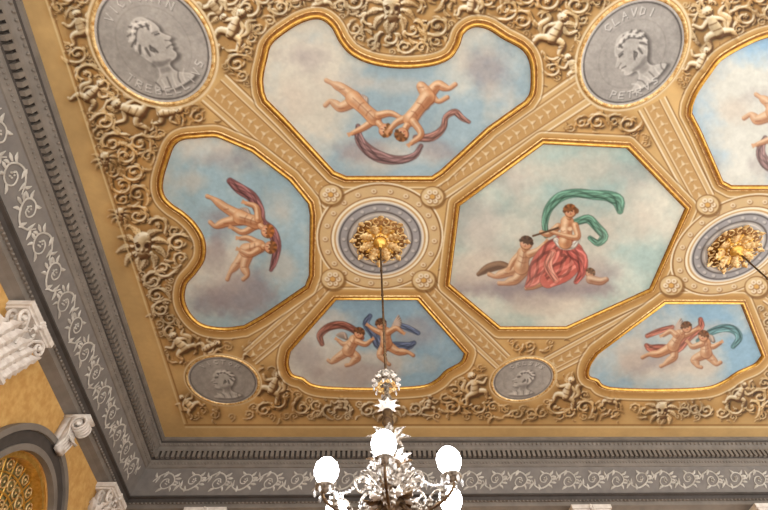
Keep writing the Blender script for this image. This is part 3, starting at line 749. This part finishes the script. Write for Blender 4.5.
# ------------------------------------------------------------------ ceiling roses
def rose(c):
    b=MB(); x,y=c; dn=Vector((0,0,-1))
    for i in range(8):
        a=i*math.pi/4+.39; d=Vector((math.cos(a),math.sin(a),0)); base=Vector((x,y,ZC-.03))+d*.1
        b.leaf(base,d,dn,.25,.065,.05,M_GOLD2,4,.03)
    for i in range(8):
        a=i*math.pi/4; d=Vector((math.cos(a),math.sin(a),0)); base=Vector((x,y,ZC-.015))+d*.1
        b.leaf(base,d,dn,.20,.045,.02,M_GOLD,3,.02)
        sdv=Vector((-d.y,d.x,0))
        for s in (-1,1):
            pts=[];rr=[]
            for k in range(15):
                t=k/14; aa=t*5.2; r=.062*(1-.7*t)
                pts.append(Vector((x,y,ZC-.03))+d*(.33+r*math.cos(aa)-.02)+sdv*s*(.06+r*math.sin(aa))); rr.append(.014*(1-.4*t))
            b.tube(pts,rr,M_GOLD2,6)
        b.leaf(Vector((x,y,ZC-.03))+d*.33,d,dn,.12,.035,.03,M_GOLD2,2,.01)
    b.M=Matrix.Translation((x,y,ZC))@Matrix.Scale(-1,4,(0,0,1))
    b.lathe([(.36,.0),(.36,.004),(.01,.005)],(0,0,0),M_GOLDD,40,cap=False)
    b.lathe([(.13,0),(.14,.03),(.12,.05),(.09,.06),(.1,.09),(.06,.12),(.03,.15),(.025,.2)],(0,0,0),M_GOLD,20)
    b.lathe([(.115,.045),(.10,.062),(.085,.062)],(0,0,0),M_GOLDD,20,cap=False)
    for i in range(12):
        a=i*math.pi/6; b.ball((.115*math.cos(a),.115*math.sin(a),.06),.02,M_GOLD2,6)
    b.M=Matrix()
    b.make('ceiling_rose')
rose(ROSE1); rose(ROSE2)

# ------------------------------------------------------------------ chandeliers
def chandelier(c):
    b=MB(); x,y=c; b.M=Matrix.Translation((x,y,0)); Z=lambda h:CAMZ+h
    b.tube([(0,0,ZC-.17),(0,0,Z(3.5))],.013,M_BRONZE,8)
    for k in range(5): b.ball((0,0,ZC-.25-.5*k),.021,M_BRONZE,8)
    b.lathe([(.02,0),(.05,.03),(.03,.07),(.06,.1),(.02,.14)],(0,0,Z(3.38)),M_PEWTER,12)
    for i in range(10):
        a=i*math.pi/5
        for rr,zz,mm in ((.09,3.45,M_CAP),(.125,3.38,M_CAP),(.08,3.33,M_GOLD2),(.05,3.48,M_CAP)):
            cx_,cy_=rr*math.cos(a+zz*9),rr*math.sin(a+zz*9)
            for q in range(4): b.ball((cx_+.014*math.cos(q*1.57),cy_+.014*math.sin(q*1.57),Z(zz)-.006),.013,mm,5)
        b.leaf((.03*math.cos(a),.03*math.sin(a),Z(3.38)),(math.cos(a),math.sin(a),.3),(0,0,1),.12,.028,.04,M_PEWTER,2)
        b.ball((.12*math.cos(a),.12*math.sin(a),Z(3.30)),.012,M_CRYS,6,2.2)
    b.lathe([(.012,.30),(.03,.27),(.02,.22),(.045,.17),(.06,.1),(.035,.05),(.02,0)],(0,0,Z(3.02)),M_PEWTER,14)
    b.lathe([(.02,.26),(.05,.22),(.035,.16),(.055,.1),(.03,.05),(.02,0)],(0,0,Z(2.8)),M_BRONZE,14)
    for i in range(8):
        a=i*math.pi/4; b.leaf((.02*math.cos(a),.02*math.sin(a),Z(3.02)),(math.cos(a)*.5,math.sin(a)*.5,1),(math.cos(a),math.sin(a),0),.13,.025,.06,M_CAP,3)
        b.leaf((.03*math.cos(a),.03*math.sin(a),Z(2.66)),(math.cos(a)*.6,math.sin(a)*.6,1),(math.cos(a),math.sin(a),0),.2,.036,.1,M_PEWTER,3)
    b.lathe([(.03,.60),(.07,.55),(.05,.47),(.10,.36),(.13,.27),(.10,.18),(.06,.12),(.09,.07),(.12,.03),(.07,-.03),(.03,-.09),(.05,-.13),(.015,-.19)],(0,0,Z(2.12)),M_BRONZE,20)
    for i in range(12):
        a=i*math.pi/6
        b.leaf((.08*math.cos(a),.08*math.sin(a),Z(2.24)),(math.cos(a)*.7,math.sin(a)*.7,.8),(math.cos(a),math.sin(a),-.2),.24,.045,.09,M_PEWTER,4)
        b.leaf((.06*math.cos(a+.2),.06*math.sin(a+.2),Z(2.18)),(math.cos(a+.2),math.sin(a+.2),-.5),(0,0,1),.2,.04,.06,M_CAP if i%2 else M_BRONZE,4)
        b.leaf((.05*math.cos(a+.1),.05*math.sin(a+.1),Z(2.42)),(math.cos(a+.1)*.5,math.sin(a+.1)*.5,.9),(math.cos(a),math.sin(a),-.2),.2,.03,.08,M_CAP if i%3 else M_BRONZE,4)
    for i in range(6):
        a=-math.pi/2-.14+i*math.pi/3; d=Vector((math.cos(a),math.sin(a),0)); zz=Vector((0,0,1)); o=Vector((0,0,Z(-.10)))
        ctl=[(.08,2.22),(.18,2.12),(.30,2.08),(.42,2.10),(.52,2.14),(.565,2.20),(.56,2.26)]
        pts=[o+d*r+zz*h for r,h in [tuple(q) for q in cr(ctl,4)]]
        b.tube(pts,[.017-.007*k/len(pts) for k in range(len(pts))],M_BRONZE,8)
        ctl=[(.14,2.36),(.24,2.42),(.31,2.36),(.27,2.28),(.22,2.32)]
        pts=[o+d*r+zz*h for r,h in [tuple(q) for q in cr(ctl,5)]]
        b.tube(pts,[.014-.007*k/len(pts) for k in range(len(pts))],M_PEWTER,7)
        ctl=[(.30,2.08),(.36,2.18),(.43,2.2),(.45,2.14),(.41,2.13)]
        pts=[o+d*r+zz*h for r,h in [tuple(q) for q in cr(ctl,5)]]
        b.tube(pts,[.011-.005*k/len(pts) for k in range(len(pts))],M_PEWTER,7)
        for t,h in ((.2,2.11),(.33,2.08),(.45,2.11)):
            for s in (-1,1): b.leaf(o+d*t+zz*h,d*.6+Vector((-d.y,d.x,0))*s*.6+zz*.6,zz,.11,.022,.03,M_PEWTER,3)
        tip=d*.55; zb=Z(2.12)
        b.lathe([(.02,0),(.035,.02),(.075,.035),(.08,.045),(.03,.05),(.035,.09),(.045,.1)],(tip.x,tip.y,zb),M_PEWTER,14)
        b.lathe([(.035,0),(.070,.03),(.090,.07),(.096,.11),(.086,.155),(.054,.195),(.01,.21)],(tip.x,tip.y,zb+.07),M_BULB,16)
        for s in range(6):
            aa=s*math.pi/3; b.ball((tip.x+.075*math.cos(aa),tip.y+.075*math.sin(aa),zb-.01),.013,M_CRYS,6,2.2)
        e=d*.53+zz*(zb+.02); s0=d*.12+zz*Z(2.58)
        for k in range(1,16):
            t=k/16; q=s0.lerp(e,t); q.z-=.16*math.sin(math.pi*t); b.ball(q,.012,M_CRYS if k%2 else M_CAP,5)
    b.M=Matrix()
    return b
chandelier(ROSE1).make('chandelier'); chandelier(ROSE2).make('chandelier')

# ------------------------------------------------------------------ cornice
prof=[(0,0),(0,.05),(.035,.06),(.04,.10),(.055,.13),(.085,.16),(.10,.20),(.10,.23),(.135,.235),(.135,.375),(.15,.38),(.155,.42),(.18,.45),(.19,.48),(.205,.50),
      (.225,.505),(.255,.60),(.30,.73),(.35,.85),(.385,.93),(.36,.94),(.355,.97),(.40,.98),(.41,1.04),(.45,1.05),(.46,1.12),(.53,1.15),(.60,1.19)]
b=MB()
for i in range(len(prof)-1):
    (d0,h0),(d1,h1)=prof[i],prof[i+1]
    m_=M_FRZ if .505<=h0<.93 else (M_GREYD if (.06<=h0<.10 or .23<=h0<.38 or .93<=h0<1.04) else M_GREY)
    z0,z1=ZC-h0,ZC-h1
    vs=[(X0-d0,YN,z0),(X0-d1,YN,z1),(X0-d1,Y0+d1,z1),(X0-d0,Y0+d0,z0),(X1,Y0+d0,z0),(X1,Y0+d1,z1)]
    b.add(vs,[(0,3,2,1),(3,4,5,2)],m_)
y=YN
while y<Y0+.08:
    b.box(X0-.14,X0-.075,y,y+.055,ZC-.365,ZC-.245,M_GREY); y+=.095
x=X0-.08
while x<X1:
    b.box(x,x+.055,Y0+.075,Y0+.14,ZC-.365,ZC-.245,M_GREY); x+=.095
for (dd,hh,st,rr,mm) in ((.05,.125,.085,.022,M_GREY),(.172,.44,.06,.017,M_GREY),(.42,1.05,.07,.02,M_GREY)):
    y=YN
    while y<Y0+dd: b.ball((X0-dd,y,ZC-hh),rr,mm,6); y+=st
    x=X0-dd
    while x<X1: b.ball((x,Y0+dd,ZC-hh),rr,mm,6); x+=st
def fr_pt(side,s,q,off=0.009):
    h=.505+.425*(.08+.84*q); d=np.interp(h,[p[1] for p in prof[15:20]],[p[0] for p in prof[15:20]])
    d-=off*.93; h+=off*.36
    if side==0: return (X0-d,Y0+d-s,ZC-h)
    return (X0-d+s,Y0+d,ZC-h)
def fr_strk(side,pts,m=M_STUC,n=6):
    q=cr(pts,3); b.tube([fr_pt(side,a,c) for a,c,_ in q],[max(.004,r*1.55) for _,_,r in q],m,n,flat=.5,up=(.94,0,-.35) if side==0 else (0,-.94,-.35))
def unit(side,s0,fl):
    def Q(s,q): return s0+s, (q if fl>0 else 1-q)
    main=[Q(s,q)+(r,) for s,q,r in [(0,.5,.006),(.08,.75,.008),(.2,.88,.009),(.32,.74,.009),(.38,.48,.008),(.33,.25,.008),(.23,.20,.007),(.16,.38,.007),(.19,.58,.007),(.26,.60,.007),(.28,.47,.007)]]
    fr_strk(side,main)
    for (s,q,ds,dq) in [(.08,.75,-.02,-.3),(.2,.86,-.05,-.18),(.33,.72,.09,.16),(.38,.5,.08,-.12),(.33,.27,.06,-.2),(.23,.2,-.08,-.14),(.05,.66,-.06,.24),(.14,.83,.05,.13),(.38,.62,.1,.02),(.36,.36,.1,-.02)]:
        a=Q(s,q); c=Q(s+ds*.6,q+dq*.35); e=Q(s+ds,q+dq*1.0)
        fr_strk(side,[a+(.007,),c+(.014,),e+(.003,)])
    for k in range(5):
        aa=k*1.256; a=Q(.262+.026*math.cos(aa),.46+.085*math.sin(aa)); b.ball(fr_pt(side,*a),.015,M_STUC,6)
s=.22;k=0
while s<Y0-YN-.1: unit(0,s,1 if k%2 else -1); s+=.46; k+=1
s=.25;k=0
while s<X1-X0-.1: unit(1,s,1 if k%2 else -1); s+=.46; k+=1
b.make('trim_1',smooth=False)

# ------------------------------------------------------------------ walls
WX=X0-.60; WY=Y0+.60; ZT=ZC-1.1
AY,AZ,AR=6.22,CAMZ+3.12,.98
b=MB()
b.box(WX-.35,WX,YN,AY-AR,0,ZC,M_WALL); b.box(WX-.35,WX,AY+AR,WY+.35,0,ZC,M_WALL); b.box(WX-.35,WX,AY-AR,AY+AR,0,1.0,M_WALL)
n=32
ap=[(AY-AR*math.cos(math.pi*i/n),AZ+AR*math.sin(math.pi*i/n)) for i in range(n+1)]
for (ya,za),(yb,zb) in zip(ap[:-1],ap[1:]):
    b.add([(WX,ya,za),(WX,yb,zb),(WX,yb,ZC),(WX,ya,ZC),(WX-.35,ya,za),(WX-.35,yb,zb),(WX-.35,yb,ZC),(WX-.35,ya,ZC)],[(0,1,2,3),(0,4,5,1),(4,7,6,5),(3,2,6,7)],M_WALL)
b.make('wall_left',smooth=False)
b=MB(); b.box(WX,X1,WY,WY+.35,0,ZC,M_WALL); b.make('wall_front',smooth=False)
b=MB(); b.box(WX-.35,X1,YN,WY+.35,-.1,0,mat('parquet',(150,110,70),.45,0,noise=(120,82,48),nscale=3)); b.make('floor',smooth=False)
b=MB()
def arch_ring(r0,r1,x0_,x1_,m,n=40,leg=True):
    pts=[(math.pi*i/n) for i in range(n+1)]
    sec=[(r0,x0_),(r0,x1_),(r1,x1_),(r1,x0_)]
    ring_=[]
    if leg: ring_.append([(WX+xx,AY-r,1.0) for r,xx in sec])
    for a in pts: ring_.append([(WX+xx,AY-r*math.cos(a),AZ+r*math.sin(a)) for r,xx in sec])
    if leg: ring_.append([(WX+xx,AY+r,1.0) for r,xx in sec])
    vs=[q for g in ring_ for q in g]; fs=[]
    for i in range(len(ring_)-1):
        for k in range(4): q=(k+1)%4; fs.append((i*4+k,i*4+q,(i+1)*4+q,(i+1)*4+k))
    fs.append((0,1,2,3)); e=(len(ring_)-1)*4; fs.append((e+3,e+2,e+1,e))
    b.add(vs,fs,m)
arch_ring(1.22,1.30,.002,.10,M_GREY); arch_ring(1.06,1.22,.002,.06,M_GREYD); arch_ring(.98,1.06,.002,.085,M_GREY)
arch_ring(.90,.978,-.2,-.02,M_GOLD)
vs=[(WX-.18,AY+.978,1.01),(WX-.18,AY-.978,1.01)]+[(WX-.18,AY-.978*math.cos(math.pi*i/32),AZ+.978*math.sin(math.pi*i/32)) for i in range(33)]
b.add(vs,[tuple(range(len(vs)))],M_GLASS)
for r in (.28,.52,.74):
    b.tube([(WX-.16,AY-r*math.cos(t),AZ+r*math.sin(t)) for t in np.linspace(0,math.pi,30)],.014,M_GOLD,6,up=(1,0,0))
for i in range(13):
    t=math.pi*i/12; cy,sy=math.cos(t),math.sin(t)
    b.tube([(WX-.16,AY-.15*cy,AZ+.15*sy),(WX-.16,AY-.92*cy,AZ+.92*sy)],.011,M_GOLD,6,up=(1,0,0))
    if i<12:
        t2=t+math.pi/24
        for r,q in ((.63,.07),(.40,.05),(.83,.06)):
            b.tube([(WX-.15,AY-r*math.cos(t2)+q*math.cos(w),AZ+r*math.sin(t2)+q*math.sin(w)) for w in np.linspace(0,6.283,14)],.010,M_GOLD2,5,up=(1,0,0))
            b.ball((WX-.15,AY-r*math.cos(t2),AZ+r*math.sin(t2)),.018,M_GOLD2,6)
for yy in (-.5,0,.5): b.tube([(WX-.16,AY+yy,1.0),(WX-.16,AY+yy,AZ)],.02,M_GOLD,6)
for zz in (1.4,2.3,3.2,4.1,AZ): b.tube([(WX-.16,AY-.97,zz),(WX-.16,AY+.97,zz)],.02,M_GOLD,6)
b.make('window_1',smooth=False)
b=MB(); b.M=Matrix.Translation((WX+.104,AY,AZ+1.46))
def vol(y0,y1,sc):
    sp=[]
    for k in range(26):
        t=k/25; a=math.pi*.5-t*9.0; r=.115*sc*(1-.8*t); sp.append((.15+r*math.cos(a),.09+r*math.sin(a)))
    pts=[(.02,-.28),(.06,-.22),(.09,-.12),(.07,.0),(.05,.10),(.08,.18)]
    full=[tuple(q) for q in cr(pts,5)]+sp
    for yy in (y0,y1): b.tube([(p,yy,q) for p,q in full],[.018]*len(full),M_CAP,6,up=(0,1,0))
    for yy in np.linspace(y0,y1,5)[1:-1]: b.tube([(p*.97,yy,q) for p,q in full],[.022]*len(full),M_CAP,6,up=(0,1,0))
vol(-.10,.10,1)
b.box(0,.07,-.09,.09,-.3,.2,M_CAP); b.box(-.1,.26,-.12,.12,.2,.235,M_CAP); b.box(-.1,0,-.09,.09,-.145,.2,M_CAP)
b.leaf((.08,0,-.02),(.4,0,-1),(1,0,.2),.26,.07,.07,M_CAP,4,.02)
for s_ in (-.11,.11): b.ball((.15,s_,.09),.035,M_CAP,8)
b.make('keystone_corbel')

def pilaster(M):
    b=MB(); b.M=M
    b.box(-.36,.36,0,.30,-.07,-.0,M_CAP); b.box(-.33,.33,0,.27,-.10,-.07,M_CAP)
    b.box(-.24,.24,0,.13,-.72,-.1,M_CAP)
    for s in (-1,1):
        for yy in (.1,.24):
            pts=[];rr=[]
            for k in range(24):
                t=k/23; a=math.pi*.5-t*8.5; r=.10*(1-.8*t)
                pts.append((s*(.25+r*math.cos(a)),yy,-.20+r*math.sin(a))); rr.append(.024*(1-.4*t))
            b.tube([(s*.06,yy-.04,-.42),(s*.12,yy-.02,-.2),(s*.2,yy,-.12)]+pts,[.018,.02,.022]+rr,M_CAP,7,up=(0,1,0))
        b.ball((s*.25,.26,-.2),.03,M_CAP,8)
        b.tube([(s*.02,.16,-.45),(s*.05,.2,-.26),(s*.09,.22,-.18),(s*.05,.24,-.16),(s*.04,.23,-.2)],[.016]*5,M_CAP,6,up=(0,1,0))
    for x_ in (-.21,-.07,.07,.21): b.leaf((x_,.13,-.70),(0,.12,1),(0,1,0),.26,.085,.12,M_CAP,4,.02)
    for x_ in (-.27,-.14,0,.14,.27): b.leaf((x_,.12,-.56),(x_*.3,.15,1),(0,1,0),.33,.08,.15,M_CAP,4,.02)
    for s in (-1,1):
        for z_,l in ((-.7,.26),(-.52,.3)): b.leaf((s*.24,.07,z_),(s*.12,0,1),(s,0,0),l,.08,.12,M_CAP,4,.02)
    b.leaf((0,.25,-.14),(0,.2,1),(0,1,0),.12,.06,.03,M_CAP,3)
    for k in range(5):
        a=k*1.256; b.ball((.035*math.cos(a),.30,-.05+.035*math.sin(a)),.026,M_CAP,6)
    b.box(-.26,.26,0,.15,-.765,-.72,M_CAP)
    zb=-(ZC-1.19); b.box(-.22,.22,0,.10,zb+.5,-.765,M_GREY)
    for k in range(6): b.box(-.2+.07*k,-.17+.07*k,.1,.118,zb+.6,-.82,M_STUC)
    b.box(-.28,.28,0,.16,zb,zb+.4,M_GREY); b.box(-.25,.25,0,.13,zb+.4,zb+.5,M_GREY)
    b.make('pilaster',smooth=False)
zt=ZC-1.19
for yy in (4.35,8.15,.75): pilaster(Matrix(((0,1,0,WX+.004),(-1,0,0,yy),(0,0,1,zt),(0,0,0,1))))
for xx in (4.2,-2.6,.8,7.6): pilaster(Matrix(((-1,0,0,xx),(0,-1,0,WY-.004),(0,0,1,zt),(0,0,0,1))))

# ------------------------------------------------------------------ light
w=bpy.data.worlds.new('world'); scene.world=w; w.use_nodes=True
bg=w.node_tree.nodes['Background']; bg.inputs[0].default_value=(1.0,.97,.93,1); bg.inputs[1].default_value=2.5
print('done',len(placed))
